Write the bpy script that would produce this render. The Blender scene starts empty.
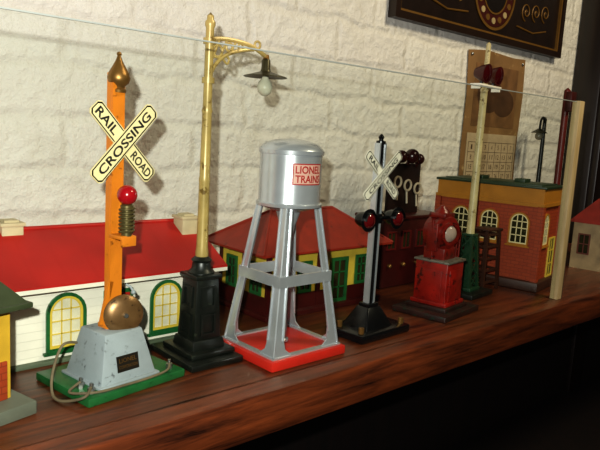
import bpy, bmesh, math, random
from mathutils import Vector as V, Matrix
S=0.01
random.seed(7)
COL=bpy.context.scene.collection

# ---------------------------------------------------------------- materials
def lin(h):
    h=h.lstrip('#');r=[int(h[i:i+2],16)/255 for i in (0,2,4)]
    return [c/12.92 if c<=.04045 else ((c+.055)/1.055)**2.4 for c in r]
CACHE={}
def M(name,col,rough=.5,metal=0,var=.12,scale=60,bump=0,wear=None,wamt=.35,coat=0,stretch=(1,1,1)):
    if name in CACHE: return CACHE[name]
    m=bpy.data.materials.new(name);m.use_nodes=True;nt=m.node_tree;N=nt.nodes;L=nt.links
    b=N['Principled BSDF'];c=lin(col)
    b.inputs['Roughness'].default_value=rough;b.inputs['Metallic'].default_value=metal
    b.inputs['Coat Weight'].default_value=coat
    tc=N.new('ShaderNodeTexCoord');mp=N.new('ShaderNodeMapping');mp.inputs['Scale'].default_value=stretch
    L.new(tc.outputs['Object'],mp.inputs['Vector'])
    n=N.new('ShaderNodeTexNoise');n.inputs['Scale'].default_value=scale;n.inputs['Detail'].default_value=6
    L.new(mp.outputs[0],n.inputs['Vector'])
    r=N.new('ShaderNodeValToRGB');r.color_ramp.elements[0].position=.3;r.color_ramp.elements[1].position=.7
    r.color_ramp.elements[0].color=[x*(1-var) for x in c]+[1]
    r.color_ramp.elements[1].color=[min(1,x*(1+var)) for x in c]+[1]
    L.new(n.outputs['Fac'],r.inputs['Fac']);out=r.outputs['Color']
    if wear:
        n2=N.new('ShaderNodeTexNoise');n2.inputs['Scale'].default_value=scale*2.3;n2.inputs['Detail'].default_value=9
        n2.inputs['Roughness'].default_value=.7
        L.new(mp.outputs[0],n2.inputs['Vector'])
        r2=N.new('ShaderNodeValToRGB');r2.color_ramp.elements[0].position=.70-wamt*.4;r2.color_ramp.elements[1].position=.76-wamt*.4
        L.new(n2.outputs['Fac'],r2.inputs['Fac'])
        mx=N.new('ShaderNodeMixRGB');L.new(r2.outputs['Color'],mx.inputs['Fac']);L.new(out,mx.inputs['Color1'])
        mx.inputs['Color2'].default_value=lin(wear)+[1];out=mx.outputs['Color']
    L.new(out,b.inputs['Base Color'])
    if bump:
        bp=N.new('ShaderNodeBump');bp.inputs['Strength'].default_value=bump;bp.inputs['Distance'].default_value=.002
        L.new(n.outputs['Fac'],bp.inputs['Height']);L.new(bp.outputs[0],b.inputs['Normal'])
    CACHE[name]=m;return m

def mat_lines(name,col,axis,freq,rough=.55,strength=.6,dist=.002,dark=.75):
    m=M(name,col,rough,var=.08,scale=40);nt=m.node_tree;N=nt.nodes;L=nt.links;b=N['Principled BSDF']
    tc=N.new('ShaderNodeTexCoord');sp=N.new('ShaderNodeSeparateXYZ');L.new(tc.outputs['Object'],sp.inputs[0])
    mu=N.new('ShaderNodeMath');mu.operation='MULTIPLY';mu.inputs[1].default_value=freq;L.new(sp.outputs[axis],mu.inputs[0])
    fr=N.new('ShaderNodeMath');fr.operation='FRACT';L.new(mu.outputs[0],fr.inputs[0])
    r=N.new('ShaderNodeValToRGB');r.color_ramp.elements[0].position=.0;r.color_ramp.elements[1].position=.14
    r.color_ramp.elements[0].color=(0,0,0,1)
    L.new(fr.outputs[0],r.inputs['Fac'])
    bp=N.new('ShaderNodeBump');bp.inputs['Strength'].default_value=strength;bp.inputs['Distance'].default_value=dist
    L.new(r.outputs['Color'],bp.inputs['Height']);L.new(bp.outputs[0],b.inputs['Normal'])
    old=b.inputs['Base Color'].links[0].from_socket
    mx=N.new('ShaderNodeMixRGB');mx.blend_type='MULTIPLY';mx.inputs['Fac'].default_value=1
    r3=N.new('ShaderNodeMapRange');r3.inputs['To Min'].default_value=dark;L.new(r.outputs['Color'],r3.inputs['Value'])
    L.new(old,mx.inputs['Color1']);L.new(r3.outputs[0],mx.inputs['Color2']);L.new(mx.outputs[0],b.inputs['Base Color'])
    return m

def mat_brick(name,c1,c2,mortar,scale,bw,bh,ms,rough=.6,bump=.5,dist=.002,distort=0,soft=.6,rnd=.2,spec=.5,blotch=None,joint=1.0,nscale=30):
    m=bpy.data.materials.new(name);m.use_nodes=True;nt=m.node_tree;N=nt.nodes;L=nt.links;b=N['Principled BSDF']
    b.inputs['Roughness'].default_value=rough;b.inputs['Specular IOR Level'].default_value=spec
    tc=N.new('ShaderNodeTexCoord');sp=N.new('ShaderNodeSeparateXYZ');L.new(tc.outputs['Object'],sp.inputs[0])
    cb=N.new('ShaderNodeCombineXYZ')
    ad=N.new('ShaderNodeMath');ad.operation='ADD';L.new(sp.outputs[0],ad.inputs[0]);L.new(sp.outputs[1],ad.inputs[1])
    L.new(ad.outputs[0],cb.inputs[0]);L.new(sp.outputs[2],cb.inputs[1])
    src=cb.outputs[0]
    if distort:
        nn=N.new('ShaderNodeTexNoise');nn.inputs['Scale'].default_value=16;nn.inputs['Detail'].default_value=5
        L.new(tc.outputs['Object'],nn.inputs['Vector'])
        sb=N.new('ShaderNodeVectorMath');sb.operation='SUBTRACT';L.new(nn.outputs['Color'],sb.inputs[0]);sb.inputs[1].default_value=(.5,.5,.5)
        sc=N.new('ShaderNodeVectorMath');sc.operation='SCALE';sc.inputs['Scale'].default_value=distort;L.new(sb.outputs[0],sc.inputs[0])
        av=N.new('ShaderNodeVectorMath');av.operation='ADD';L.new(src,av.inputs[0]);L.new(sc.outputs[0],av.inputs[1]);src=av.outputs[0]
    br=N.new('ShaderNodeTexBrick');br.inputs['Scale'].default_value=scale
    br.inputs['Color1'].default_value=lin(c1)+[1];br.inputs['Color2'].default_value=lin(c2)+[1];br.inputs['Mortar'].default_value=lin(mortar)+[1]
    br.inputs['Brick Width'].default_value=bw;br.inputs['Row Height'].default_value=bh
    br.inputs['Mortar Size'].default_value=ms;br.inputs['Mortar Smooth'].default_value=soft
    L.new(src,br.inputs['Vector'])
    n2=N.new('ShaderNodeTexNoise');n2.inputs['Scale'].default_value=nscale;n2.inputs['Detail'].default_value=8;n2.inputs['Roughness'].default_value=.62
    L.new(tc.outputs['Object'],n2.inputs['Vector'])
    inv=N.new('ShaderNodeMath');inv.operation='MULTIPLY';inv.inputs[1].default_value=-joint;L.new(br.outputs['Fac'],inv.inputs[0])
    ml=N.new('ShaderNodeMath');ml.operation='MULTIPLY_ADD';L.new(n2.outputs['Fac'],ml.inputs[0]);ml.inputs[1].default_value=rnd
    L.new(inv.outputs[0],ml.inputs[2])
    bp=N.new('ShaderNodeBump');bp.inputs['Strength'].default_value=bump;bp.inputs['Distance'].default_value=dist
    L.new(ml.outputs[0],bp.inputs['Height']);L.new(bp.outputs[0],b.inputs['Normal'])
    out=br.outputs['Color']
    if blotch:
        n3=N.new('ShaderNodeTexNoise');n3.inputs['Scale'].default_value=9;n3.inputs['Detail'].default_value=8;n3.inputs['Roughness'].default_value=.7
        L.new(tc.outputs['Object'],n3.inputs['Vector'])
        r=N.new('ShaderNodeValToRGB');r.color_ramp.elements[0].position=.55;r.color_ramp.elements[1].position=.75
        L.new(n3.outputs['Fac'],r.inputs['Fac'])
        mx=N.new('ShaderNodeMixRGB');L.new(r.outputs['Color'],mx.inputs['Fac']);L.new(out,mx.inputs['Color1']);mx.inputs['Color2'].default_value=lin(blotch)+[1];out=mx.outputs[0]
    L.new(out,b.inputs['Base Color'])
    return m

def mat_wood(name,dark,light,rough=.35,sc=(1.2,14,14),bump=.15,coat=.2,detail_scale=5):
    m=bpy.data.materials.new(name);m.use_nodes=True;nt=m.node_tree;N=nt.nodes;L=nt.links;b=N['Principled BSDF']
    b.inputs['Roughness'].default_value=rough;b.inputs['Coat Weight'].default_value=coat;b.inputs['Coat Roughness'].default_value=.3
    tc=N.new('ShaderNodeTexCoord');mp=N.new('ShaderNodeMapping');mp.inputs['Scale'].default_value=sc
    L.new(tc.outputs['Object'],mp.inputs['Vector'])
    n=N.new('ShaderNodeTexNoise');n.inputs['Scale'].default_value=detail_scale;n.inputs['Detail'].default_value=10;n.inputs['Roughness'].default_value=.7;n.inputs['Distortion'].default_value=.5
    L.new(mp.outputs[0],n.inputs['Vector'])
    r=N.new('ShaderNodeValToRGB');e=r.color_ramp.elements
    e[0].position=.32;e[0].color=lin(dark)+[1];e[1].position=.72;e[1].color=lin(light)+[1]
    L.new(n.outputs['Fac'],r.inputs['Fac']);L.new(r.outputs['Color'],b.inputs['Base Color'])
    bp=N.new('ShaderNodeBump');bp.inputs['Strength'].default_value=bump;bp.inputs['Distance'].default_value=.001
    L.new(n.outputs['Fac'],bp.inputs['Height']);L.new(bp.outputs[0],b.inputs['Normal'])
    return m

# ---------------------------------------------------------------- mesh builder
class MB:
    def __init__(s): s.bm=bmesh.new();s.m=0
    def mat(s,i): s.m=i;return s
    def _merge(s,t,mx=None):
        if mx is not None: bmesh.ops.transform(t,matrix=mx,verts=t.verts)
        for f in t.faces: f.material_index=s.m
        me=bpy.data.meshes.new('t');t.to_mesh(me);t.free();s.bm.from_mesh(me);bpy.data.meshes.remove(me);return s
    def box(s,c,d,rz=0,bev=0,top=None,rot=None):
        t=bmesh.new();bmesh.ops.create_cube(t,size=1)
        for v in t.verts:
            k=top if (top and v.co.z>0) else (1,1)
            v.co=V((v.co.x*d[0]*k[0],v.co.y*d[1]*k[1],v.co.z*d[2]))
        if bev: bmesh.ops.bevel(t,geom=t.edges[:],offset=bev,segments=2,affect='EDGES',profile=.5)
        mx=Matrix.Translation(c)@(rot if rot is not None else Matrix.Rotation(math.radians(rz),4,'Z'))
        return s._merge(t,mx)
    def cyl(s,p1,p2,r1,r2=None,n=24,cap=True):
        p1=V(p1);p2=V(p2);r2=r1 if r2 is None else r2;d=p2-p1
        t=bmesh.new();bmesh.ops.create_cone(t,cap_ends=cap,segments=n,radius1=r1,radius2=r2,depth=d.length)
        mx=Matrix.Translation((p1+p2)/2)@d.to_track_quat('Z','Y').to_matrix().to_4x4()
        return s._merge(t,mx)
    def sphere(s,c,r,sc=(1,1,1),n=20):
        t=bmesh.new();bmesh.ops.create_uvsphere(t,u_segments=n,v_segments=max(8,n*2//3),radius=r)
        return s._merge(t,Matrix.Translation(c)@Matrix.Diagonal((*sc,1)))
    def lathe(s,prof,c=(0,0,0),axis=(0,0,1),n=32):
        t=bmesh.new();rings=[]
        for r,z in prof:
            if r<1e-5: rings.append([t.verts.new((0,0,z))])
            else: rings.append([t.verts.new((r*math.cos(2*math.pi*i/n),r*math.sin(2*math.pi*i/n),z)) for i in range(n)])
        for a,b in zip(rings,rings[1:]):
            for i in range(n):
                j=(i+1)%n
                if len(a)==1 and len(b)==1: continue
                if len(a)==1: t.faces.new((a[0],b[j],b[i]))
                elif len(b)==1: t.faces.new((a[i],a[j],b[0]))
                else: t.faces.new((a[i],a[j],b[j],b[i]))
        if len(rings[0])>1: t.faces.new(rings[0][::-1])
        if len(rings[-1])>1: t.faces.new(rings[-1])
        bmesh.ops.recalc_face_normals(t,faces=t.faces)
        q=V(axis).to_track_quat('Z','Y').to_matrix().to_4x4() if tuple(axis)!=(0,0,1) else Matrix()
        return s._merge(t,Matrix.Translation(c)@q)
    def tube(s,pts,r,n=10,close=False):
        pts=[V(p) for p in pts];t=bmesh.new();rings=[];up=None
        for i,p in enumerate(pts):
            if close: d=pts[(i+1)%len(pts)]-pts[i-1]
            else: d=pts[min(i+1,len(pts)-1)]-pts[max(i-1,0)]
            d.normalize()
            if up is None: up=V((0,0,1)) if abs(d.z)<.9 else V((1,0,0))
            a=d.cross(up).normalized();b=a.cross(d).normalized();up=b
            rr=r[i] if isinstance(r,(list,tuple)) else r
            rings.append([t.verts.new(p+a*rr*math.cos(2*math.pi*k/n)+b*rr*math.sin(2*math.pi*k/n)) for k in range(n)])
        pr=list(zip(rings,rings[1:]))
        if close: pr.append((rings[-1],rings[0]))
        for a,b in pr:
            for k in range(n): t.faces.new((a[k],a[(k+1)%n],b[(k+1)%n],b[k]))
        if not close: t.faces.new(rings[0][::-1]);t.faces.new(rings[-1])
        bmesh.ops.recalc_face_normals(t,faces=t.faces)
        return s._merge(t)
    def prism(s,pts,ext):
        ext=V(ext);t=bmesh.new();a=[t.verts.new(V(p)) for p in pts];b=[t.verts.new(V(p)+ext) for p in pts]
        t.faces.new(a);t.faces.new(b[::-1])
        for i in range(len(a)):
            j=(i+1)%len(a);t.faces.new((a[i],b[i],b[j],a[j]))
        bmesh.ops.recalc_face_normals(t,faces=t.faces)
        return s._merge(t)
    def ring(s,outer,inner,ext):
        ext=V(ext);t=bmesh.new();n=len(outer)
        o0=[t.verts.new(V(p)) for p in outer];i0=[t.verts.new(V(p)) for p in inner]
        o1=[t.verts.new(V(p)+ext) for p in outer];i1=[t.verts.new(V(p)+ext) for p in inner]
        for k in range(n):
            j=(k+1)%n
            t.faces.new((o0[k],o0[j],i0[j],i0[k]));t.faces.new((o1[k],i1[k],i1[j],o1[j]))
            t.faces.new((o0[k],o1[k],o1[j],o0[j]));t.faces.new((i0[k],i0[j],i1[j],i1[k]))
        bmesh.ops.recalc_face_normals(t,faces=t.faces)
        return s._merge(t)
    def beam(s,p1,p2,w,t,side=(1,0,0),w2=None):
        p1=V(p1);p2=V(p2);d=(p2-p1).normalized();sd=V(side);sd=(sd-d*sd.dot(d)).normalized();nn=d.cross(sd).normalized()
        w2=w if w2 is None else w2
        q=[p1-sd*w/2-nn*t/2,p1+sd*w/2-nn*t/2,p2+sd*w2/2-nn*t/2,p2-sd*w2/2-nn*t/2]
        return s.prism(q,nn*t)

def part(name,mb,mats,parent=None,label=None,smooth=True,angle=38):
    me=bpy.data.meshes.new(name)
    bmesh.ops.scale(mb.bm,vec=(S,S,S),verts=mb.bm.verts)
    mb.bm.to_mesh(me);mb.bm.free()
    if not isinstance(mats,(list,tuple)): mats=[mats]
    for m in mats: me.materials.append(m)
    if smooth:
        me.polygons.foreach_set('use_smooth',[True]*len(me.polygons));me.set_sharp_from_angle(angle=math.radians(angle))
    o=bpy.data.objects.new(name,me);COL.objects.link(o)
    if parent: o.parent=parent
    if label: o['label']=label
    return o
def thing(name,label,cat,loc,rz=0,group=None):
    o=bpy.data.objects.new(name,None);COL.objects.link(o);o.empty_display_size=.01
    o.location=V(loc)*S;o.rotation_euler=(0,0,math.radians(rz));o['label']=label;o['category']=cat
    if group:o['group']=group
    return o
def solo(o,label,cat,loc=(0,0,0),rz=0):
    o.location=V(loc)*S;o.rotation_euler=(0,0,math.radians(rz));o['label']=label;o['category']=cat;return o
def structure(o): o['kind']='structure';return o

def text(body,parent,mat,o,u,v,w,width,height,name='lettering',wrap=None,bold=0):
    c=bpy.data.curves.new('f','FONT');c.body=body;c.align_x='CENTER';c.align_y='CENTER';c.size=1;c.offset=bold;c.resolution_u=3
    ob=bpy.data.objects.new('f',c);COL.objects.link(ob);bpy.context.view_layer.update()
    dg=bpy.context.evaluated_depsgraph_get();me=bpy.data.meshes.new_from_object(ob.evaluated_get(dg))
    bpy.data.objects.remove(ob)
    xs=[p.co.x for p in me.vertices];ys=[p.co.y for p in me.vertices]
    cx=(max(xs)+min(xs))/2;cy=(max(ys)+min(ys))/2;kx=width/(max(xs)-min(xs));ky=height/(max(ys)-min(ys))
    o=V(o);u=V(u).normalized();v=V(v).normalized();w=V(w).normalized()
    for p in me.vertices:
        x=(p.co.x-cx)*kx;y=(p.co.y-cy)*ky
        if wrap:
            R,a0=wrap;a=a0+x/R;q=V((R*math.cos(a),R*math.sin(a),o.z+y))
        else: q=o+u*x+v*y+w*.02
        p.co=q*S
    me.name=name;me.materials.clear();me.materials.append(mat)
    ob=bpy.data.objects.new(name,me);COL.objects.link(ob);ob.parent=parent;return ob

def archpts(w,h,n=12):
    r=w/2;p=[(-r,0)];
    for i in range(n+1):
        a=math.pi-math.pi*i/n;p.append((r*math.cos(a),h-r+r*math.sin(a)))
    p.append((r,0));return p
def arch_window(parent,o,u,w,wid,hgt,fm,im,pm,name='window',t=.28,mun=.14):
    o=V(o);u=V(u);w=V(w);z=V((0,0,1))
    def P(q,off=0): return [o+u*x+z*y+w*off for x,y in q]
    mb=MB();a=archpts(wid,hgt);
    def inset(k): return [(x,y+k) for x,y in archpts(wid-2*k,hgt-2*k)]
    b=inset(t);c=inset(t*1.8)
    mb.mat(0).ring(P(a),P(b),w*.25)
    mb.mat(1).ring(P(b),P(c),w*.16)
    mb.mat(2).prism(P(c),w*.04)
    iw=wid-2*t*1.9;mb.mat(1)
    for k in (-1,1): mb.beam(o+u*(k*iw/6)+z*t+w*.1,o+u*(k*iw/6)+z*(hgt-t*1.6)+w*.1,mun,.08,u)
    for k in (.3,.52,.72): mb.beam(o-u*iw/2+z*hgt*k+w*.1,o+u*iw/2+z*hgt*k+w*.1,mun,.08,z)
    mb.mat(0).box(o+z*(-.1)+w*.18,(abs(u.x)*(wid+.5)+abs(w.x)*.4,abs(u.y)*(wid+.5)+abs(w.y)*.4,.22))
    return part(name,mb,[fm,im,pm],parent)
def rect_window(parent,o,u,w,wid,hgt,fm,im,pm,name='window',cols=2,rows=2,t=.22):
    o=V(o);u=V(u);w=V(w);z=V((0,0,1));mb=MB()
    q=lambda k:[o+u*(-wid/2+k)+z*k,o+u*(-wid/2+k)+z*(hgt-k),o+u*(wid/2-k)+z*(hgt-k),o+u*(wid/2-k)+z*k]
    mb.mat(0).ring(q(0),q(t),w*.22);mb.mat(2).prism(q(t),w*.05);mb.mat(1)
    for i in range(1,cols): 
        x=-wid/2+wid*i/cols;mb.beam(o+u*x+z*t+w*.1,o+u*x+z*(hgt-t)+w*.1,.16,.08,u)
    for i in range(1,rows):
        y=hgt*i/rows;mb.beam(o+u*(-wid/2+t)+z*y+w*.1,o+u*(wid/2-t)+z*y+w*.1,.16,.08,z)
    return part(name,mb,[fm,im,pm],parent)

# palette
orange=M('orange_enamel','#c9761e',.42,var=.1,wear='#7a4514',wamt=.24)
grayp=M('gray_enamel','#8f989c',.5,var=.08,wear='#5d6266',wamt=.3,bump=.1)
greenp=M('green_enamel','#1d5a2e',.4,var=.2,wear='#12351d',wamt=.3)
dkgreen=M('dark_green_black_enamel','#121612',.38,var=.3,wear='#33382c',wamt=.25,bump=.2)
brass=M('aged_brass','#8a6636',.4,metal=.7,var=.3)
tarn=M('tarnished_brass','#7a5c3a',.36,metal=.6,var=.3,wear='#463320',wamt=.3)
cream=M('cream_brass_enamel','#a89258',.36,metal=.15,var=.22,scale=45,wear='#6c5628',wamt=.34)
white=M('white_enamel','#ddd9c8',.45,var=.05)
creamsign=M('yellowed_cream_enamel','#e0d2a0',.42,var=.06,wear='#b89a5a',wamt=.12)
blackp=M('black_enamel','#0c0c0e',.25,var=.2)
silver=M('aluminium_paint','#c6cacf',.26,metal=.65,var=.07,bump=.04)
chrome=M('nickel','#a4a4a0',.25,metal=.9,var=.05)
redp=M('red_enamel','#a82418',.4,var=.15,wear='#5a1610',wamt=.2)
redbase=M('bright_red_enamel','#ba281c',.38,var=.08,wear='#86201a',wamt=.15)
redroof=mat_lines('red_roof_enamel','#a81b14',0,38,rough=.45,strength=.1,dark=.95)
redroof2=M('dark_red_roof_enamel','#862614',.48,var=.15,wear='#541a10',wamt=.25)
redlens=M('red_glass_lens','#98101a',.2,var=.08,coat=.3)
dkredlens=M('dark_red_lens','#5a0a0e',.1,var=.1,coat=.6)
maroon=M('maroon_enamel','#3c0e0c',.35,var=.2)
black_ink=M('black_ink','#15120f',.6,var=.05)
red_ink=M('red_ink','#9c1a1a',.5,var=.05)
yellow=M('yellow_enamel','#cbb040',.5,var=.08)
panec=M('pale_window_film','#cfcbb0',.3,var=.15)
paned=M('dark_window_film','#2b2a16',.25,var=.3)
clap=mat_lines('cream_clapboard_enamel','#dedaca',2,135,rough=.5,strength=.18,dark=.95)
olive=M('olive_green_enamel','#363f28',.5,var=.15,wear='#242a1b',wamt=.2)
wire=M('cloth_insulated_wire','#6a5e48',.7,var=.3)

# ---------------------------------------------------------------- setting
wallm=mat_brick('white_painted_brick','#dcdad0','#d9d6cc','#d6d3c8',1,.155,.052,.009,rough=.42,bump=.8,dist=.0055,distort=.024,soft=1,rnd=1.7,spec=.4,blotch='#cbc7ba',joint=.42,nscale=46)
o=structure(part('wall_back',MB().box((60,67,10),(200,2,180)),wallm,smooth=False))
endwood=mat_wood('dark_brown_paneling','#0a0504','#1c0e07',rough=.4,sc=(14,14,1.2))
structure(part('wall_right',MB().box((191,20,10),(2,140,180)),endwood,smooth=False))
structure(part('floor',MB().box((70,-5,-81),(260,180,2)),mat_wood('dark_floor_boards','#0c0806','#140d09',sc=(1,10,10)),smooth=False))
mb=MB();mb.box((160,62.9,10),(44,6,180),bev=.4);mb.box((141.5,59.3,10),(6,1.6,180),bev=.3)
structure(part('trim_1',mb,endwood))

shelfm=mat_wood('stained_pine_shelf','#170905','#743a1c',rough=.34,sc=(1.3,16,16),bump=.35,detail_scale=6)
mb=MB();mb.box((55,51.6,-1.9),(240,28.6,3.8),bev=.25)
shelf=solo(part('display_shelf',mb,shelfm),'long dark-stained wooden display shelf fixed along a white brick wall','shelf')
darkm=mat_wood('under_shelf_shade_black','#070403','#170b07',rough=.6,sc=(14,14,1.0))  # near-black colour stands in for the shade below the shelf
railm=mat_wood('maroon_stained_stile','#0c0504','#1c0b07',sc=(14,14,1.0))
cab=thing('under_shelf_shade','added near-black panels with stiles, standing in for shade below the display shelf','cabinet',(0,0,-80))
mb=MB();mb.box((55,60,38),(238,1.2,75.9));part('shade_panel',mb,darkm,cab)  # added panel, keeps the space below the shelf black under the flash
for x in (-40,140): part('stile',MB().box((x,42.3,38.05),(2.2,2.2,75.9),bev=.15),railm,cab)
part('lower_board',MB().box((55,50,46),(238,19,1.6),bev=.1),darkm,cab)
# ---------------------------------------------------------------- glass + post
def glassmat():
    m=bpy.data.materials.new('clear_glass_pane');m.use_nodes=True;N=m.node_tree.nodes;L=m.node_tree.links
    N.remove(N['Principled BSDF']);out=N['Material Output']
    t=N.new('ShaderNodeBsdfTransparent');t.inputs['Color'].default_value=(.95,.965,.95,1)
    g=N.new('ShaderNodeBsdfGlossy');g.inputs['Roughness'].default_value=.03
    f=N.new('ShaderNodeLayerWeight');f.inputs['Blend'].default_value=.15
    ml=N.new('ShaderNodeMath');ml.operation='MULTIPLY_ADD';L.new(f.outputs['Facing'],ml.inputs[0]);ml.inputs[1].default_value=.05;ml.inputs[2].default_value=.01
    mx=N.new('ShaderNodeMixShader');L.new(ml.outputs[0],mx.inputs[0]);L.new(t.outputs[0],mx.inputs[1]);L.new(g.outputs[0],mx.inputs[2])
    L.new(mx.outputs[0],out.inputs['Surface']);return m
gp=thing('glass_pane','clear glass pane standing along the shelf front edge','glass panel',(29,39.5,0))
part('pane',MB().box((0,0,13.4),(111,.2,26.8)),glassmat(),gp,smooth=False)
part('top_edge_line',MB().box((0,0,26.86),(111,.2,.1)),M('refracted_edge_gray','#8a908a',.3,var=.05),gp,smooth=False,label='top edge with its refracted line painted gray')  # light refracted along the glass top, put into a gray strip
postm=mat_wood('pale_worn_wood','#8e7950','#c4b186',rough=.6,sc=(14,14,1.2),coat=0)
pp=thing('corner_post','slim pale wooden post at the end of the glass pane','post',(85.2,39.5,0))
mb=MB();mb.box((0,0,13.5),(1.3,1.1,27),bev=.1);part('shaft',mb,postm,pp)
part('edge_strip',MB().box((.68,-.1,13.5),(.14,.9,26.8)),M('dark_edge_brown','#4a3a26',.6),pp)  # thin darker strip along the right edge of the post

# ---------------------------------------------------------------- crossing signal with bell
def xsign(parent,c,ang,L_,W,th,texts,sm):
    c=V(c)
    g=part('crossbuck_sign',MB().box(c+V((0,.12,0)),(.5,.12,.5)),blackp,parent)
    for k,(a,tx) in enumerate(((-ang,texts[0]),(ang,texts[1]))):
        a=math.radians(a);u=V((math.cos(a),0,math.sin(a)));v=V((-math.sin(a),0,math.cos(a)));w=V((0,-1,0))
        oc=c+w*(k*(th+.02))
        ch=W*.18;h=L_/2;b=W/2
        def poly(s,off):
            hh=h-s;bb=b-s
            q=[(-hh,-bb+ch),(-hh,bb-ch),(-hh+ch,bb),(hh-ch,bb),(hh,bb-ch),(hh,-bb+ch),(hh-ch,-bb),(-hh+ch,-bb)]
            return [oc+u*x+v*y+w*off for x,y in q]
        mb=MB();mb.mat(0).prism(poly(0,0),w*th);mb.mat(1).ring(poly(W*.045,th),poly(W*.11,th),w*.012)
        part('arm',mb,[sm,blackp],g)
        for s,tt,ww in tx:
            text(tt,g,black_ink,oc+u*s+w*th,u,v,w,ww,W*.52,bold=.02)
    return g
T=thing('crossing_signal','toy crossing signal with brass bell, orange post and gray pedestal','toy signal',(22.9,46.5,0),9,'toy railroad crossing signals')
part('base_plate',MB().box((0.2,0.2,.35),(9.2,7.4,.7),bev=.15),greenp,T,label='green enamelled metal base plate')
mb=MB();mb.box((-.2,-.2,2.65),(5.2,5.0,3.9),bev=.12,top=(.66,.66));mb.box((-.2,-.2,.8),(5.6,5.4,.25),bev=.08)
part('pedestal',mb,grayp,T,label='gray tapered pedestal')
n=V((0,-1,.215)).normalized();up=V((0,.215,1)).normalized()
rx=Matrix.Rotation(-math.atan(.215),4,'X')
mb=MB();pc=V((-.2,-2.37,2.2));mb.box(pc,(2.0,.1,1.25),rot=rx);np_=part('nameplate',mb,M('nameplate_black','#1e1a14',.4),T)
text('LIONEL',np_,brass,pc+n*.05+up*.25,(1,0,0),up,n,1.6,.35);text('CORPORATION',np_,brass,pc+n*.05-up*.25,(1,0,0),up,n,1.7,.25)
mb=MB()
mb.box((0.1,-.1,14.7),(1.1,.25,19.6));mb.box((-.4,.2,14.7),(.14,.6,19.6));mb.box((.6,.2,14.7),(.14,.6,19.6))
mb.box((0,0,4.7),(1.9,1.3,.5),bev=.08);mb.beam((-1.1,-.1,4.9),(-.3,-.1,8.3),.4,.25);mb.box((.1,.05,23.7),(1.0,.6,1.0))
part('post',mb,orange,T,label='orange channel-section post')
mb=MB().lathe([(.0,0),(.55,0),(.6,.2),(.45,.35),(.5,.5),(.78,.75),(.88,1.1),(.76,1.5),(.5,1.95),(.28,2.35),(.13,2.75),(.2,2.85),(.16,3.0),(.0,3.08)],c=(0.25,.05,23.05))
part('finial',mb,brass,T,label='turned brass finial')
xsign(T,(0.5,-.3,19.25),46,7.7,1.38,.12,([(-2.25,'RAIL',2.4),(2.35,'ROAD',2.4)],[(0,'CROSSING',6.4)]),creamsign)
lm=part('warning_lamp',MB().box((.1,-.9,12.0),(1.3,1.6,.3),bev=.05).box((.2,-1.6,11.7),(1.3,.3,.8),bev=.05),orange,T)
mb=MB().lathe([(.4,0),(.4,2.1),(.5,2.2),(.5,2.4),(.35,2.5)],c=(.2,-1.35,12.1))
pts=[(.2+.56*math.cos(t),-1.35+.56*math.sin(t),12.3+t*.046) for t in [i*.4 for i in range(110)]];mb.tube(pts,.09,6)
part('lamp_socket',mb,M('dull_brass_spring','#6a5f3c',.4,metal=.6),lm,label='coil spring socket')
mb=MB().sphere((.2,-1.35,15.3),.78);part('bulb',mb,redlens,lm,label='round red bulb')
bc=V((.3,-1.0,5.7));bax=V((-.34,-1,.1))
bl=part('bell',MB().lathe([(1.55,0),(1.6,.06),(1.58,.18),(1.35,.36),(.9,.5),(0,.56)],c=bc,axis=bax,n=40),tarn,T,label='tarnished domed brass bell')
bn=bax.normalized();part('bell_nut',MB().cyl(bc+bn*.5,bc+bn*.85,.22,.18,8),chrome,bl)
mb=MB().tube([(1.0,-.3,7.9),(1.3,-.5,7.7),(1.45,-.7,7.3)],.1);mb.sphere((1.45,-.7,7.25),.2);part('bell_hammer',mb,grayp,T)
for x,y in ((-3.6,-2.6),(-3.6,-1.2),(3.8,-2.6)): part('terminal_screw',MB().cyl((x,y,.7),(x,y,1.15),.28,.28,6).cyl((x,y,1.1),(x,y,1.5),.13,.13),chrome,T)
def bez(ps,n=10):
    out=[];ps=[V(p) for p in ps];q=[ps[0]]+ps+[ps[-1]]
    for i in range(1,len(q)-2):
        for k in range(n):
            t=k/n;a,b,c,d=q[i-1],q[i],q[i+1],q[i+2]
            out.append(.5*((2*b)+(c-a)*t+(2*a-5*b+4*c-d)*t*t+(3*b-a-3*c+d)*t**3))
    out.append(ps[-1]);return out
part('connecting_wire',MB().tube(bez([(-2,1.5,3.2),(-3.4,1.6,3.3),(-4.6,1,1.6),(-5.2,0,.3),(-5.3,-1.5,.25),(-4.6,-3.2,.85),(-3.6,-2.6,1.2)]),.11,8),wire,T)
part('connecting_wire',MB().tube(bez([(-3.6,-1.2,1.2),(-4.9,-1.8,.9),(-3.6,-3.3,1.0),(-1,-3.3,.85),(1.5,-3.35,.85),(3.2,-3.1,.9),(3.8,-2.6,1.2)]),.1,8),wire,T)

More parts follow.
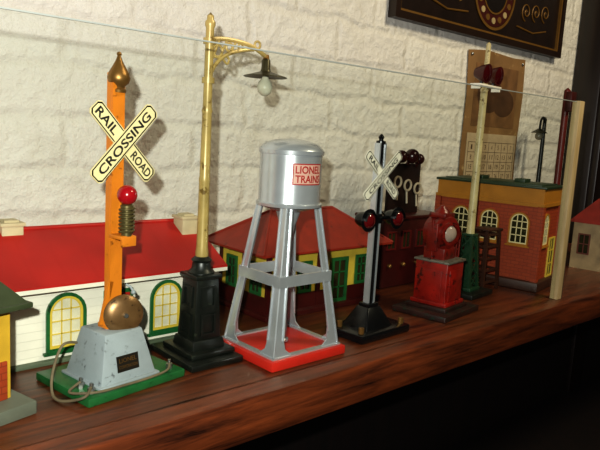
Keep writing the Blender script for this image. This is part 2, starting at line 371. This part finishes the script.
# ---------------------------------------------------------------- street lamp
T=thing('street_lamp','tall toy boulevard street lamp with gooseneck arm and dark cast base','toy street lamp',(31.9,47.5,0),0,'toy street lamps')
mb=MB();mb.box((-.25,0,.3),(5.5,7.2,.6),bev=.15);mb.box((0,0,.85),(4.6,5.1,.5),bev=.15)
part('base',mb,dkgreen,T)
mb=MB();mb.box((0,0,1.5),(3.5,3.5,.9),bev=.12,top=(.9,.9));mb.box((0,0,4.6),(2.9,2.9,5.6),bev=.15,top=(.82,.82));
mb.box((0,0,7.6),(2.8,2.8,.4),bev=.1);mb.lathe([(1.2,7.7),(1.2,7.9),(.9,8.2),(.8,8.8),(.95,9.0),(.6,9.3)])
for k in range(4):
    a=math.radians(90*k);rot=Matrix.Rotation(a,4,'Z')
    for zc,hh in ((3.3,1.9),(5.8,1.9)):
        q=[(-.8,-hh/2),(-.8,hh/2),(.8,hh/2),(.8,-hh/2)]
        f=lambda z:-(1.45-(z-1.8)/5.6*.26)-.01
        ou=[rot@V((x,f(zc+z),zc+z)) for x,z in q];inn=[rot@V((x*.7,f(zc+z*.8),zc+z*.8)) for x,z in q]
        mb.ring(ou,inn,rot@V((0,-.14,0)))
part('pedestal',mb,dkgreen,T,label='dark green cast pedestal with raised panels')
mb=MB().lathe([(.55,9.1),(.6,9.6),(.52,10.2),(.48,16),(.52,16.2),(.46,16.5),(.42,22),(.48,22.2),(.4,22.5),(.36,29.2),(.45,29.4),(.45,29.7),(.3,29.9),(.3,30.2),(0,30.5)],n=20)
part('pole',mb,cream,T,label='cream brassy tapering pole')
mb=MB()
A=[(0,0,28.2),(1,0,28.45),(2.4,0,28.5),(3.8,0,28.4),(5.0,0,28.1),(6.3,0,27.5)]
mb.tube(bez(A,8),.2,8)
mb.tube(bez([(0,0,24.8),(.6,0,26.1),(1.7,0,27.1),(3.2,0,27.7),(4.8,0,28.0)],8),.18,8)
for a,b in (((0.3,0,26.6),(1.0,0,28.3)),((.9,0,26.4),(1.8,0,28.4)),((1.9,0,27.1),(2.8,0,28.4)),((0,0,26.9),(1.4,0,26.8))): mb.tube([a,b],.11,6)
def circ(c,r,n=14): return [(c[0]+r*math.cos(2*math.pi*i/n),c[1],c[2]+r*math.sin(2*math.pi*i/n)) for i in range(n)]
mb.tube(circ((.85,0,27.4),.5),.11,6,True);mb.tube(circ((2.1,0,27.85),.36),.11,6,True);mb.tube(circ((3.3,0,28.05),.26),.09,6,True);mb.tube(circ((5.2,0,28.45),.32),.11,6,True)
mb.tube(bez([(1.4,0,26.8),(1.9,0,26.4),(2.1,0,26.8),(1.8,0,27.1)],6),.1,6)
for z in (24.8,28.1): mb.cyl((0,0,z-.25),(0,0,z+.25),.55)
arm=part('lamp_arm',mb,cream,T,label='scrolled gooseneck bracket arm')
lx=6.3
L1=part('lamp_shade',MB().lathe([(.25,1.7),(.4,1.5),(.42,.7),(.5,.5),(1.2,.28),(2.0,.05),(2.05,-.03),(1.95,0),(1.1,.18),(.4,.3),(0,.35)],c=(lx,0,25.7)),[M('lamp_shade_bronze','#453f2a',.38,metal=.5)],T)
mb=MB().lathe([(.28,.4),(.32,.0),(.62,-.4),(.74,-.85),(.62,-1.3),(.3,-1.6),(0,-1.68)],c=(lx,0,25.6))
gl=M('frosted_bulb_glass','#aeac98',.12,var=.1);part('bulb',mb,gl,L1);
part('lamp_cap',MB().cyl((lx,0,27.1),(lx,0,27.7),.34,.24),brass,L1)

# ---------------------------------------------------------------- water tower
T=thing('water_tower','toy water tower with silver tank and legs on a red base','toy water tower',(39.25,44.4,0),0)
part('base',MB().box((0,0,.45),(9.2,8.5,.9),bev=.18),redbase,T,label='bright red enamelled base')
mb=MB();
q=lambda a,b,z:[(-a,-b,z),(-a,b,z),(a,b,z),(a,-b,z)]
mb.ring(q(4.2,3.85,.9),q(3.6,3.25,.9),(0,0,.16));part('foot_frame',mb,silver,T)
for sx in (-1,1):
    for sy in (-1,1):
        mb=MB()
        def lp(z):
            t=(z-.95)/(14.2-.95)
            return V((sx*(4.0*(1-t)+2.05*t),sy*(3.65*(1-t)+2.05*t),z))
        zs=[.95,1.6,2.6,4.5,14.2];ws=[2.2,1.3,1.0,.85,.68]
        px=[lp(z) for z in zs]+[lp(z)+V((-sx*w,0,0)) for z,w in list(zip(zs,ws))[::-1]]
        py=[lp(z) for z in zs]+[lp(z)+V((0,-sy*w,0)) for z,w in list(zip(zs,ws))[::-1]]
        mb.prism(px,(0,-sy*.12,0));mb.prism(py,(-sx*.12,0,0))
        a,b=lp(2.4)+V((-sx*.95,sy*.05,0)),lp(14.0)+V((-sx*.65,sy*.05,0));mb.tube([a,b],.1,6)
        a,b=lp(2.4)+V((sx*.05,-sy*.95,0)),lp(14.0)+V((sx*.05,-sy*.65,0));mb.tube([a,b],.1,6)
        mb.tube([lp(1.1),lp(14.1)],.12,6)
        part('leg',mb,silver,T)
mb=MB();t=(7.6-.95)/13.25;ax=4.0*(1-t)+2.05*t;ay=3.65*(1-t)+2.05*t
mb.ring(q(ax+.18,ay+.18,7.1),q(ax-.08,ay-.08,7.1),(0,0,1.0))
part('cross_brace',mb,silver,T)
mb=MB().lathe([(.7,1.0),(.7,1.2),(.5,1.4),(.5,11.0),(.75,12.2),(1.2,13.6)],n=20);part('feed_pipe',mb,silver,T)
mb=MB().lathe([(0,13.4),(1.2,13.5),(2.4,13.9),(2.75,14.1),(3.05,14.1),(3.08,14.35),(2.9,14.45),(2.87,14.6),(2.87,18.8),(3.0,18.85),(3.03,19.2),(2.93,19.35),(2.5,19.75),(1.6,20.05),(.5,20.2),(0,20.22)],n=56)
tk=part('tank',mb,silver,T,label='silver domed cylindrical tank',angle=30)
def arc(R,a0,a1,z0,z1,n=14):
    mb=MB();t=bmesh.new();rows=[]
    for i in range(n+1):
        a=a0+(a1-a0)*i/n
        rows.append((t.verts.new((R*math.cos(a),R*math.sin(a),z0)),t.verts.new((R*math.cos(a),R*math.sin(a),z1))))
    for a,b in zip(rows,rows[1:]): t.faces.new((a[0],b[0],b[1],a[1]))
    return mb._merge(t)
ac=math.radians(264);hw=.56
d=part('label_plate',arc(2.89,ac-hw,ac+hw,16.2,18.1),red_ink,tk,label='red label with pale panel and lettering')
part('label_panel',arc(2.9,ac-hw*.93,ac+hw*.93,16.3,18.0),M('label_pink_cream','#c79f90',.5),d)
text('LIONEL',d,red_ink,(0,0,17.56),(1,0,0),(0,0,1),(0,-1,0),2.75,.68,wrap=(2.93,ac),bold=.02)
text('TRAINS',d,red_ink,(0,0,16.74),(1,0,0),(0,0,1),(0,-1,0),2.75,.68,wrap=(2.93,ac),bold=.02)

# ---------------------------------------------------------------- flashing crossing signal
T=thing('crossing_signal','toy flashing crossing signal with silver girder post and black base','toy signal',(50.9,43.6,0),2,'toy railroad crossing signals')
mb=MB();mb.box((0,0,.45),(8.0,5.2,.9),bev=.2);mb.box((-.2,0,1.9),(4.4,3.6,2.2),bev=.12,top=(.45,.45));mb.box((-.2,0,3.15),(1.7,1.4,.4),bev=.1)
part('base',mb,blackp,T,label='glossy black stepped base')
for x in (-3.3,3.3):
    for y in (-1.8,1.2): part('terminal_screw',MB().cyl((x,y,.9),(x,y,1.5),.3,.3,8),brass,T)
mb=MB();mb.mat(0).box((-.2-.45,0,11.7),(.2,.7,17.0));mb.box((-.2+.45,0,11.7),(.2,.7,17.0));mb.mat(1).box((-.2,0,11.7),(.7,.5,17.0))
part('post',mb,[silver,blackp],T,label='black post with silver edges')
part('finial',MB().lathe([(.5,20.1),(.5,20.4),(.2,20.5),(.32,20.8),(.15,21.05),(0,21.15)],c=(-.2,0,0)),blackp,T)
xsign(T,(-.2,-.45,16.9),40,7.0,1.05,.1,([(-1.95,'RAIL',2.0),(1.95,'ROAD',2.0)],[(0,'CROSSING',5.4)]),white)
mb=MB();mb.box((-.2,-.1,12.4),(4.6,.35,.35),bev=.05);mb.box((-.2,-.35,12.4),(.9,.5,1.0),bev=.05);mb.tube([(-2,-.1,12.4),(-.2,-.1,13.6),(1.6,-.1,12.4)],.1);part('lamp_bracket',mb,blackp,T)
for x in (-2.4,2.3):
    h=part('signal_lamp',MB().lathe([(0,-.9),(.6,-.8),(.8,-.3),(.85,.5),(1.15,.52),(1.18,.62),(.8,.64)],c=(x,-.4,12.4),axis=(0,-1,0)),blackp,T)
    part('lens',MB().lathe([(.82,0),(.76,.22),(.5,.42),(0,.52)],c=(x,-1.0,12.4),axis=(0,-1,0)),dkredlens,h,label='dark red lens')
    mb=MB();t=bmesh.new();rows=[]
    for i in range(13):
        a=math.pi*i/12;cx,cz=.85*math.cos(a),.85*math.sin(a)
        rows.append((t.verts.new((x+cx,-1.0,12.4+cz)),t.verts.new((x+cx,-1.45,12.4+cz-.03))))
    for a,b in zip(rows,rows[1:]): t.faces.new((a[0],b[0],b[1],a[1]))
    mb._merge(t);part('visor',mb,blackp,h)

# ---------------------------------------------------------------- white station
T=thing('toy_station','toy station with red gable roof, cream clapboard walls, green arched windows','toy building',(0,0,0),0)
x0,x1=6,36;yf,yb=52.6,62.4
mb=MB();mb.box(((x0+x1)/2,(yf+yb)/2,4),(x1-x0,yb-yf,7.6))
mb.prism([(x1,yf,7.5),(x1,yb,7.5),(x1,57.5,10.3)],(-.2,0,0));mb.prism([(x0,yf,7.5),(x0,yb,7.5),(x0,57.5,10.3)],(.2,0,0))
part('wall_body',mb,clap,T)
part('base',MB().box(((x0+x1)/2,(yf+yb)/2,.2),(x1-x0+1,yb-yf+1,.4),bev=.08),M('gray_green_base','#55604c',.5),T)
mb=MB();rx0,rx1=x0-1,x1+1.2;e=.3
for s in (-1,1):
    ye=57.5+s*6.7
    mb.prism([(rx0,ye,7.0),(rx1,ye,7.0),(rx1,57.5,10.7),(rx0,57.5,10.7)],(0,0,e))
mb.cyl((rx0,57.5,10.95),(rx1,57.5,10.95),.22)
part('roof',mb,redroof,T,label='bright red gable roof')
part('eave_trim',MB().box(((rx0+rx1)/2,50.82,6.95),(rx1-rx0,.12,.35)),white,T)
for cx,cy in ((18.6,57.6),(35.6,56.2)):
    mb=MB();mb.box((cx,cy,10.2),(1.8,1.8,2.8),bev=.05);mb.box((cx,cy,11.5),(2.1,2.1,.3),bev=.05);mb.box((cx,cy,11.7),(1.2,1.2,.3))
    part('chimney',mb,M('cream_stone','#bcae8c',.6,var=.15),T)
for cx in (12.5,21.6,31.4): arch_window(T,(cx,yf,1.0),V((1,0,0)),V((0,-1,0)),3.5,5.1,greenp,yellow,panec,mun=.09)
mb=MB();mb.mat(0).box((26.4,yf-.1,3.1),(2.8,.25,5.4));mb.mat(1).box((26.4,yf-.22,3.1),(2.1,.12,4.7));part('door',mb,[greenp,redp],T)

# ---------------------------------------------------------------- hip roof station
T=thing('toy_station','toy station with dark red hip roof, yellow walls and green windows','toy building',(0,0,0),0)
x0,x1,yf,yb=44.4,61.6,52.9,61.8
mb=MB();mb.box(((x0+x1)/2,(yf+yb)/2,4.2),(x1-x0,yb-yf,7.4));part('wall_body',mb,M('yellow_station_enamel','#c2aa40',.5,var=.15),T)
mb=MB();mb.box(((x0+x1)/2,(yf+yb)/2,.3),(x1-x0+2,yb-yf+2,.6),bev=.1)
mb.box(((x0+x1)/2,(yf+yb)/2,1.4),(x1-x0+.3,yb-yf+.3,1.9))
for x in (x0,x1,52.0): mb.box((x,yf,4.2),(.55,.4,7.2))
mb.box((x0,yb,4.2),(.4,.5,7.2));mb.box((x0,57.3,4.2),(.4,.5,7.2))
part('timber_trim',mb,maroon,T,label='dark red corner posts and base band')
a,b,c,d=(42.6,51.7,7.5),(63.9,51.7,7.5),(63.9,63.4,7.5),(42.6,63.4,7.5);r1,r2=V((48.0,57.4,11.5)),V((58.2,57.4,11.5))
t=bmesh.new();vs=[t.verts.new(p) for p in (a,b,c,d)];lo=[t.verts.new(V(p)-V((0,0,.25))) for p in (a,b,c,d)];R1=t.verts.new(r1);R2=t.verts.new(r2)
t.faces.new((vs[0],vs[1],R2,R1));t.faces.new((vs[1],vs[2],R2));t.faces.new((vs[2],vs[3],R1,R2));t.faces.new((vs[3],vs[0],R1))
for i in range(4): t.faces.new((vs[i],lo[i],lo[(i+1)%4],vs[(i+1)%4]))
t.faces.new(lo);bmesh.ops.recalc_face_normals(t,faces=t.faces)
mb=MB();mb._merge(t)
mb.tube([r1,r2],.18,8)
for p,r in ((a,r1),(b,r2),(c,r2),(d,r1)): mb.tube([p,r],.16,8)
part('roof',mb,redroof2,T,label='dark red hip roof with ridge rolls')
U=V((1,0,0));W=V((0,-1,0));U2=V((0,-1,0));W2=V((-1,0,0))
for x in (46.9,49.8,59.4): rect_window(T,(x,yf,2.4),U,W,2.1,3.7,greenp,greenp,paned,cols=2,rows=3,t=.35)
rect_window(T,(55.4,yf-.12,.6),U,W,2.8,5.5,greenp,greenp,paned,name='door',cols=2,rows=3,t=.4)
for y in (55.0,59.6): rect_window(T,(x0,y,2.4),U2,W2,2.0,3.7,greenp,greenp,paned,cols=2,rows=3,t=.35)

# ---------------------------------------------------------------- maroon tin building behind
T=thing('signal_cabinet','dark maroon tin cabinet with small windows and nickel rings','toy cabinet',(73.0,58.0,0),0)
mb=MB();mb.box((0,0,4.8),(13,5,9.6),bev=.3);mb.box((0,0,9.8),(13.6,5.6,.5),bev=.15);part('body',mb,maroon,T)
for x in (-4.8,-1.6,1.6,4.8): rect_window(T,(x,-2.5,5.4),U,W,2.0,2.6,M('dim_red_enamel','#5a1512',.4),M('dim_red_enamel','#5a1512'),paned,cols=2,rows=1)
for x in (-5,-2,1,4): part('knob',MB().cyl((x,-2.4,3.2),(x,-2.75,3.2),.2).sphere((x,-2.8,3.2),.3),brass,T)
mb=MB();mb.box((0,0,13.6),(7,.5,7.2),bev=.1);part('lever_board',mb,M('dark_brown_board','#1d0e0b',.45,var=.3),T)
for i in range(3):
    cx,cz=-1.8+i*2.3,14.6-i*.5
    mb=MB();mb.tube(circ((cx,-.45,cz),.75),.17,8,True);mb.cyl((cx,-.3,cz-.75),(cx,-.5,cz-2.6),.16)
    part('ring_handle',mb,M('ivory_enamel','#a69a84',.4),T,label='ivory ring handle')
for c,r in (((.5,-.8,18.3),1.05),((-1.6,-.6,18.2),.9),((2.4,-.6,17.9),.8)):
    part('round_bell',MB().sphere(c,r).cyl((c[0],0,c[2]-1.2),(c[0],c[1],c[2]),.25),M('black_red_enamel','#2c0b09',.25,var=.2),T,label='dark red round bell')

# ---------------------------------------------------------------- red lantern box
T=thing('signal_box','worn red metal signal box with round lantern head on maroon base','toy signal',(64.9,44.9,0),8)
mb=MB();mb.box((0,0,.35),(9.0,7.2,.7),bev=.12);mb.box((0,0,.9),(5.8,5.4,.5),bev=.1);part('base',mb,M('maroon_green_base','#2c1612',.45,var=.3,wear='#1a2a20',wamt=.4),T)
mb=MB();mb.box((0,0,3.7),(4.3,4.3,5.4),bev=.15);mb.box((0,-2.18,3.6),(3.0,.12,3.8),bev=.04);mb.box((-2.18,0,3.6),(.12,3.0,3.8),bev=.04)
mb.box((0,0,1.4),(4.8,4.8,.5),bev=.1);part('housing',mb,M('worn_red_enamel','#86180f',.34,var=.35,scale=45,wear='#340e0c',wamt=.36),T)
mb=MB();mb.box((0,0,6.5),(4.7,4.7,.3),bev=.1);part('top_plate',mb,M('dull_tin','#77736a',.4,metal=.4,wear='#4a3c34',wamt=.45),T,label='dull tin top plate')
rd2=M('rust_red_enamel','#6a170f',.33,var=.4,wear='#2c0e0a',wamt=.35)
mb=MB();mb.box((0,.2,7.3),(3.0,2.8,1.5),bev=.15)
mb.lathe([(0,-1.5),(1.7,-1.4),(2.1,-1.0),(2.15,.9),(1.9,1.2),(1.4,1.3)],c=(0,.2,9.8),axis=(-.35,-1,0))
mb.box((0,.3,11.9),(2.6,2.2,.6),bev=.15);mb.lathe([(1.0,0),(.8,.4),(.4,.7),(.3,.9),(0,1.0)],c=(0,.3,12.1));
for sx in (-1,1): mb.box((sx*2.15,.2,9.4),(.4,1.4,3.4),bev=.1);mb.cyl((sx*1.9,.2,6.7),(sx*2.25,.2,11.4),.2)
part('lantern_head',mb,rd2,T)
ln=part('lens_ring',MB().lathe([(1.35,0),(1.4,.5),(1.1,.55),(1.05,.2),(0,.2)],c=(-.42,-1.0,9.8),axis=(-.35,-1,0)),rd2,T)
part('lens',MB().lathe([(1.0,0),(.8,.25),(.4,.4),(0,.45)],c=(-.5,-1.25,9.8),axis=(-.35,-1,0)),M('clouded_lens','#9c8a7e',.15,var=.2),ln)
mb=MB()
for x in (3.0,3.8): mb.cyl((x,-.5,.6),(x,-.5,9.5),.12)
for z in range(1,9): mb.cyl((3.0,-.5,z+.4),(3.8,-.5,z+.4),.08)
part('ladder',mb,rd2,T)

# ---------------------------------------------------------------- tall floodlight mast
T=thing('floodlight_mast','slim cream toy mast with dark red lamps and green lattice base','toy light tower',(75.8,48.0,0),6)
part('base',MB().box((0,0,.35),(6.2,5.4,.7),bev=.12),dkgreen,T)
mb=MB();mb.box((0,0,.9),(3.0,3.0,.5),bev=.1)
g2=M('mid_green_enamel','#1c3a26',.4,var=.2)
for sx in (-1,1):
    for sy in (-1,1): mb.beam((sx*1.2,sy*1.2,.8),(sx*.65,sy*.65,8.2),.45,.3)
zz=[1,2.8,4.6,6.4,8.1]
for i in range(4):
    h0=1.2-.55*(zz[i]-.8)/7.4;h1=1.2-.55*(zz[i+1]-.8)/7.4
    for k in range(4):
        r=Matrix.Rotation(math.pi/2*k,4,'Z')
        mb.beam(r@V((-h0,-h0,zz[i])),r@V((h1,-h1,zz[i+1])),.22,.1,(0,0,1));mb.beam(r@V((h0,-h0,zz[i])),r@V((-h1,-h1,zz[i+1])),.22,.1,(0,0,1))
mb.box((0,0,4.2),(1.3,1.3,6.8),top=(.6,.6));mb.box((0,0,8.3),(1.7,1.7,.35),bev=.08)
part('lattice_base',mb,g2,T)
mb=MB().lathe([(.6,8.4),(.56,9),(.48,20),(.46,27.5),(.55,27.7),(.38,28),(.3,33.6),(0,33.9)],n=16);part('mast',mb,M('mast_cream_enamel','#b5a87c',.42,var=.2,wear='#6d5a2e',wamt=.3),T)
mb=MB();mb.box((0,-.2,28.2),(6.4,1.4,.25),bev=.06);mb.box((-2.9,-.2,27.9),(.25,1.2,.5));mb.box((2.9,-.2,27.9),(.25,1.2,.5));part('cross_arm',mb,white,T)
for x,tz in ((-1.7,0),(1.7,.1)):
    l=part('floodlight',MB().lathe([(0,-1.1),(.6,-1.0),(1.0,-.2),(1.25,.7),(1.1,.7)],c=(x,-.4,29.7),axis=(0,-1,-.1)),M('dark_red_metal','#3c0f0d',.35,var=.2),T)
    part('lens',MB().lathe([(1.12,0),(.8,.2),(0,.3)],c=(x,-1.05,29.65),axis=(0,-1,-.1)),M('deep_red_lens','#3a070a',.1),l)
    part('bracket',MB().cyl((x,-.3,28.2),(x,-.3,29.2),.2),blackp,l)

# ---------------------------------------------------------------- little brown trestle
T=thing('trestle_tower','small dark brown toy trestle frame with rungs','toy trestle',(81.0,48.6,0),0)
brn=M('brown_enamel','#3b2014',.5,var=.2);mb=MB()
for sx in (-1,1):
    for sy in (-1,1): mb.beam((sx*1.9,sy*1.3,0),(sx*1.5,sy*1.0,8.6),.4,.4)
part('frame',mb,brn,T)
mb=MB()
for z in (1.2,2.9,4.6,6.3,8.0):
    for sy in (-1,1): mb.box((0,sy*(1.3-.03*z),z),(3.6-.1*z,.2,.3))
    for sx in (-1,1): mb.box((sx*(1.85-.05*z),0,z),(.2,2.4,.3))
part('rungs',mb,brn,T);part('top_deck',MB().box((0,0,8.7),(3.8,2.8,.25),bev=.05),brn,T)

# ---------------------------------------------------------------- brick power house
bk=mat_brick('orange_tin_brick','#9c401b','#923817','#7a2e13',1,.012,.005,.0005,bump=.1,dist=.0005)
T=thing('brick_building','toy orange brick building with cream arched windows and green flat roof','toy building',(86.2,43.4,0),10)
w_,d_,h_=8.5,15.8,14.2
mb=MB();mb.box((w_/2,d_/2,h_/2),(w_,d_,h_));part('wall_body',mb,bk,T)
mb=MB();mb.box((w_/2,d_/2,.7),(w_+1.6,d_+1.6,1.4),bev=.2);part('plinth',mb,M('brown_plinth','#3a2014',.5,var=.25),T)
org=M('orange_trim_enamel','#a8701e',.45,var=.1)
mb=MB();qq=lambda e,z:[(-e,-e,z),(w_+e,-e,z),(w_+e,d_+e,z),(-e,d_+e,z)]
mb.ring(qq(.45,12.2),qq(-.1,12.2),(0,0,.5));mb.ring(qq(.25,12.7),qq(-.4,12.7),(0,0,2.1))
part('cornice',mb,org,T,label='orange mustard cornice')
for x,y in ((0,0),(0,d_),(w_,0)): part('corner_pilaster',MB().box((x,y,6.7),(.9,.9,11.2)),bk,T)
mb=MB();mb.box((w_/2,d_/2,14.95),(w_+1.1,d_+1.1,.35),bev=.08);mb.box((w_/2,d_/2,15.15),(w_-1,d_-1,.3),bev=.08)
for i in range(2): mb.box((w_/2,4.6+i*6.5,15.5),(2.6,1.6,.6),bev=.08)
part('roof',mb,M('roof_green_enamel','#22341f',.45,var=.2,wear='#141f14',wamt=.3),T,label='thin dark green roof')
for y in (2.9,7.4,11.9): arch_window(T,(0,y,6.4),U2,W2,3.0,4.8,org,creamsign,paned,t=.22)
for x in (2.4,): arch_window(T,(x,0,6.4),U,W,2.6,4.8,org,creamsign,paned,t=.2)
rect_window(T,(6.2,0,1.4),U,W,2.6,6,yellow,yellow,paned,name='door',rows=3)

# ---------------------------------------------------------------- far toys
T=thing('toy_station','pale toy building with dark red hip roof past the brick building','toy building',(118,46.5,0),8)
mb=MB();mb.box((0,0,4),(14,8,8));part('wall_body',mb,M('beige_wall_enamel','#94825e',.5,var=.2),T)
t=MB();t.box((0,0,10.2),(15.5,9.5,4.2),top=(.55,.25));part('roof',t,M('dim_red_roof','#6a1a12',.5,var=.2),T)
for y in (-2,2): rect_window(T,(-7,y,2.6),U2,W2,2,3.6,M('dim_rust_frame','#5a2a18',.5),M('dim_rust_frame','#5a2a18'),paned)
T=thing('street_lamp','small dark toy street lamp with pale bulb near brick building','toy street lamp',(120.2,62.0,0),0,'toy street lamps')
mb=MB();mb.lathe([(2,0),(2,.6),(1,1.2),(.5,3),(.35,26),(0,26.4)],n=16);part('pole',mb,dkgreen,T)
mb=MB();mb.tube(bez([(0,0,25),(-1.2,-.3,26.2),(-2.6,-.6,25.6),(-3,-.7,24)]),.22,8);part('lamp_arm',mb,dkgreen,T)
l=part('lamp_shade',MB().lathe([(.3,.8),(1.6,0),(1.5,0),(0,.5)],c=(-3,-.7,23.2)),M('olive_shade','#3a3a26',.5),T);part('bulb',MB().sphere((-3,-.7,22.6),.75),M('dim_bulb','#8a8672',.2),l)
T=thing('signal_mast','dark red toy signal mast standing near the wall end','toy signal',(115.8,56.0,0))
mb=MB();mb.lathe([(1.6,0),(1.6,.6),(.8,1.2),(.6,3),(.6,31),(0,31.6)],n=16);part('mast',mb,M('dull_red_enamel','#5a1a14',.4,var=.2),T)
part('signal_head',MB().box((0,-.8,29),(2.0,1.2,3.6),bev=.2),M('head_red_enamel','#3c120e',.4),T)

# ---------------------------------------------------------------- flagman shed at the other end
T=thing('watchman_shed','small yellow toy watchman shed with olive roof on gray platform','toy building',(15.9,43.7,0),14)
part('base',MB().box((-4.5,4,.5),(9,8,1.0),bev=.1),M('gray_platform','#62665a',.5,var=.12),T)
part('wall_body',MB().box((-3.4,4.2,4.2),(5.0,4.8,7.0)),M('mustard_enamel','#b8922c',.5,var=.15),T)
mb=MB();mb.box((-.85,4.2,2.4),(.2,4.2,2.8),bev=.04);mb.box((-3.4,1.75,2.4),(4.4,.2,2.8),bev=.04);part('lower_panel',mb,bk,T,label='orange brick lower panels')
rect_window(T,(-3.4,1.8,4.4),U,W,2.2,2.4,white,white,paned)
mb=MB();mb.box((-4.0,4.2,7.9),(8.0,7.6,.4),bev=.08);mb.box((-4.0,4.2,9.1),(7.6,7.2,2.1),top=(.6,.2))
part('roof',mb,olive,T)

# ---------------------------------------------------------------- framed picture
T=thing('framed_picture','dark framed board with gilt rim and round gold emblem','picture',(0,65.9,0))
X0,X1,Z0,Z1=76,128.5,38.6,66
qf=lambda e:[(X0+e,0,Z0+e),(X1-e,0,Z0+e),(X1-e,0,Z1-e),(X0+e,0,Z1-e)]
part('board',MB().box(((X0+X1)/2,-.4,(Z0+Z1)/2),(X1-X0-.4,.6,Z1-Z0-.4)),M('black_brown_board','#1b100b',.35,var=.3),T)
mb=MB().ring(qf(0),qf(1.1),(0,-1.5,0));part('frame',mb,M('dark_frame','#21130b',.35),T)
gold=M('old_gold_paint','#6d4e1e',.45,metal=.2,var=.15)
mb=MB().ring(qf(1.1),qf(1.5),(0,-1.2,0));part('gilt_slip',mb,gold,T,label='gilt inner slip')
ec=V((103.5,-.8,47.2))
def disc(R,r,y,n=40):
    return [(ec.x+R*math.cos(2*math.pi*i/n),y,ec.z+R*math.sin(2*math.pi*i/n)) for i in range(n)],[(ec.x+r*math.cos(2*math.pi*i/n),y,ec.z+r*math.sin(2*math.pi*i/n)) for i in range(n)]
mb=MB();a,b=disc(6.6,6.1,-.75);mb.mat(0).ring(a,b,(0,-.1,0));a,b=disc(6.0,4.0,-.73);mb.mat(1).ring(a,b,(0,-.06,0))
a,b=disc(3.9,3.6,-.75);mb.mat(0).ring(a,b,(0,-.1,0));a,b=disc(3.5,.8,-.73);mb.mat(2).ring(a,b,(0,-.06,0));mb.mat(0)
for i in range(16):
    an=2*math.pi*i/16;mb.mat(0 if i%2 else 3).cyl((ec.x+5*math.cos(an),-.75,ec.z+5*math.sin(an)),(ec.x+5*math.cos(an),-.9,ec.z+5*math.sin(an)),.6,.55,10)
part('emblem',mb,[gold,M('emblem_maroon','#3a0f0a',.4),M('emblem_dark','#120a08',.4),M('emblem_cream','#9c8c64',.5)],T,label='round gold and red emblem')
for sx in (-1,1):
    mb=MB()
    for k in range(3):
        cx=ec.x+sx*(11+k*3.6)
        pts=[(cx+sx*(t*.16)*math.cos(t),-.78,45.5+1.2*k*.3+(t*.16)*math.sin(t)) for t in [i*.35 for i in range(32)]]
        mb.tube(pts,.13,6)
    mb.tube([(ec.x+sx*8,-.78,42.5),(ec.x+sx*14,-.78,42.0),(ec.x+sx*19,-.78,43)],.16,6)
    part('scrollwork',mb,gold,T)

# ---------------------------------------------------------------- calendar poster
T=thing('wall_calendar','torn brown paper calendar pinned on white brick wall','calendar',(0,65.8,0))
paper=M('aged_brown_paper','#7d5f3a',.7,var=.25,scale=18,wear='#a3875a',wamt=.3);calp=M('calendar_paper','#ab997a',.7,var=.12)
mb=MB();mb.prism([(98.4,0,10),(98,0,20),(98.3,0,29),(97.7,0,36.6),(103.5,0,37.2),(112.5,0,36.8),(117,0,37),(117.4,0,30),(116.9,0,20),(117.2,0,10.2),(110,0,9.6)],(0,-.12,0));part('backing_sheet',mb,paper,T)
cs=part('date_sheet',MB().prism([(99.5,-.14,11),(99.5,-.14,22.4),(116.4,-.14,22.4),(116.4,-.14,11)],(0,-.08,0)),calp,T)
mb=MB()
for i in range(8): mb.box((100.1+i*2.25,-.24,16.3),(.07,.03,9.0))
for j in range(6): mb.box((108,-.24,11.8+j*1.8),(15.8,.03,.07))
inkb=M('faded_ink','#4a3a28',.7)
part('grid_lines',mb,inkb,cs)
for d in range(1,32):
    i,j=(d-1)%7,(d-1)//7
    text(str(d),cs,inkb,(101.2+2.25*i,-.22,19.9-j*1.8),(1,0,0),(0,0,1),(0,-1,0),.45 if d<10 else .95,.85)
mb=MB();mb.mat(0).box((107.6,-.15,29.2),(14.5,.06,11));mb.mat(1).sphere((105.6,-.16,29.5),1,(4.2,.1,3.4));mb.sphere((110.5,-.16,28.2),1,(3.8,.1,2.6));part('faded_print',mb,[M('faded_tan_print','#6e4f2e',.7,var=.35,scale=30),M('faded_brown_print','#4a311b',.7,var=.35,scale=30)],T,label='faded brown picture print')
for x in (98.7,116): part('pin',MB().sphere((x,-.2,36),.3),chrome,T)

# ---------------------------------------------------------------- camera + light
psi,th,rho=math.radians(47.4),math.radians(8.4),math.radians(3.4)
F=V((math.cos(psi)*math.cos(th),math.sin(psi)*math.cos(th),-math.sin(th)));R0=V((math.sin(psi),-math.cos(psi),0));U0=R0.cross(F)
R=math.cos(rho)*R0+math.sin(rho)*U0;Up=math.cos(rho)*U0-math.sin(rho)*R0
cd=bpy.data.cameras.new('camera');cam=bpy.data.objects.new('camera',cd);COL.objects.link(cam)
cd.sensor_width=36;cd.lens=38.4;cd.clip_start=.01;cd.clip_end=50
mx=Matrix((R,Up,-F)).transposed().to_4x4();mx.translation=V((0,0,.21));cam.matrix_world=mx
bpy.context.scene.camera=cam
def light(name,kind,loc,energy,size,col,target=None):
    ld=bpy.data.lights.new(name,kind);ld.energy=energy;ld.color=col
    if kind=='AREA': ld.size=size
    else: ld.shadow_soft_size=size
    o=bpy.data.objects.new(name,ld);COL.objects.link(o);o.location=V(loc)*S
    if target is not None: o.rotation_euler=(V(target)-V(loc)).to_track_quat('-Z','Y').to_euler()
    return o
light('camera_flash','POINT',(-2.5,1.0,24.5),19,.005,(1,.98,.93))
light('ceiling_lamp','AREA',(100,-20,100),9,.25,(1,.86,.62),(105,60,20))
w=bpy.data.worlds.new('world');bpy.context.scene.world=w;w.use_nodes=True
w.node_tree.nodes['Background'].inputs[0].default_value=(.95,.9,.8,1);w.node_tree.nodes['Background'].inputs[1].default_value=.035
vs=bpy.context.scene.view_settings
vs.view_transform='Standard'
try: vs.look='Medium High Contrast'
except Exception: pass
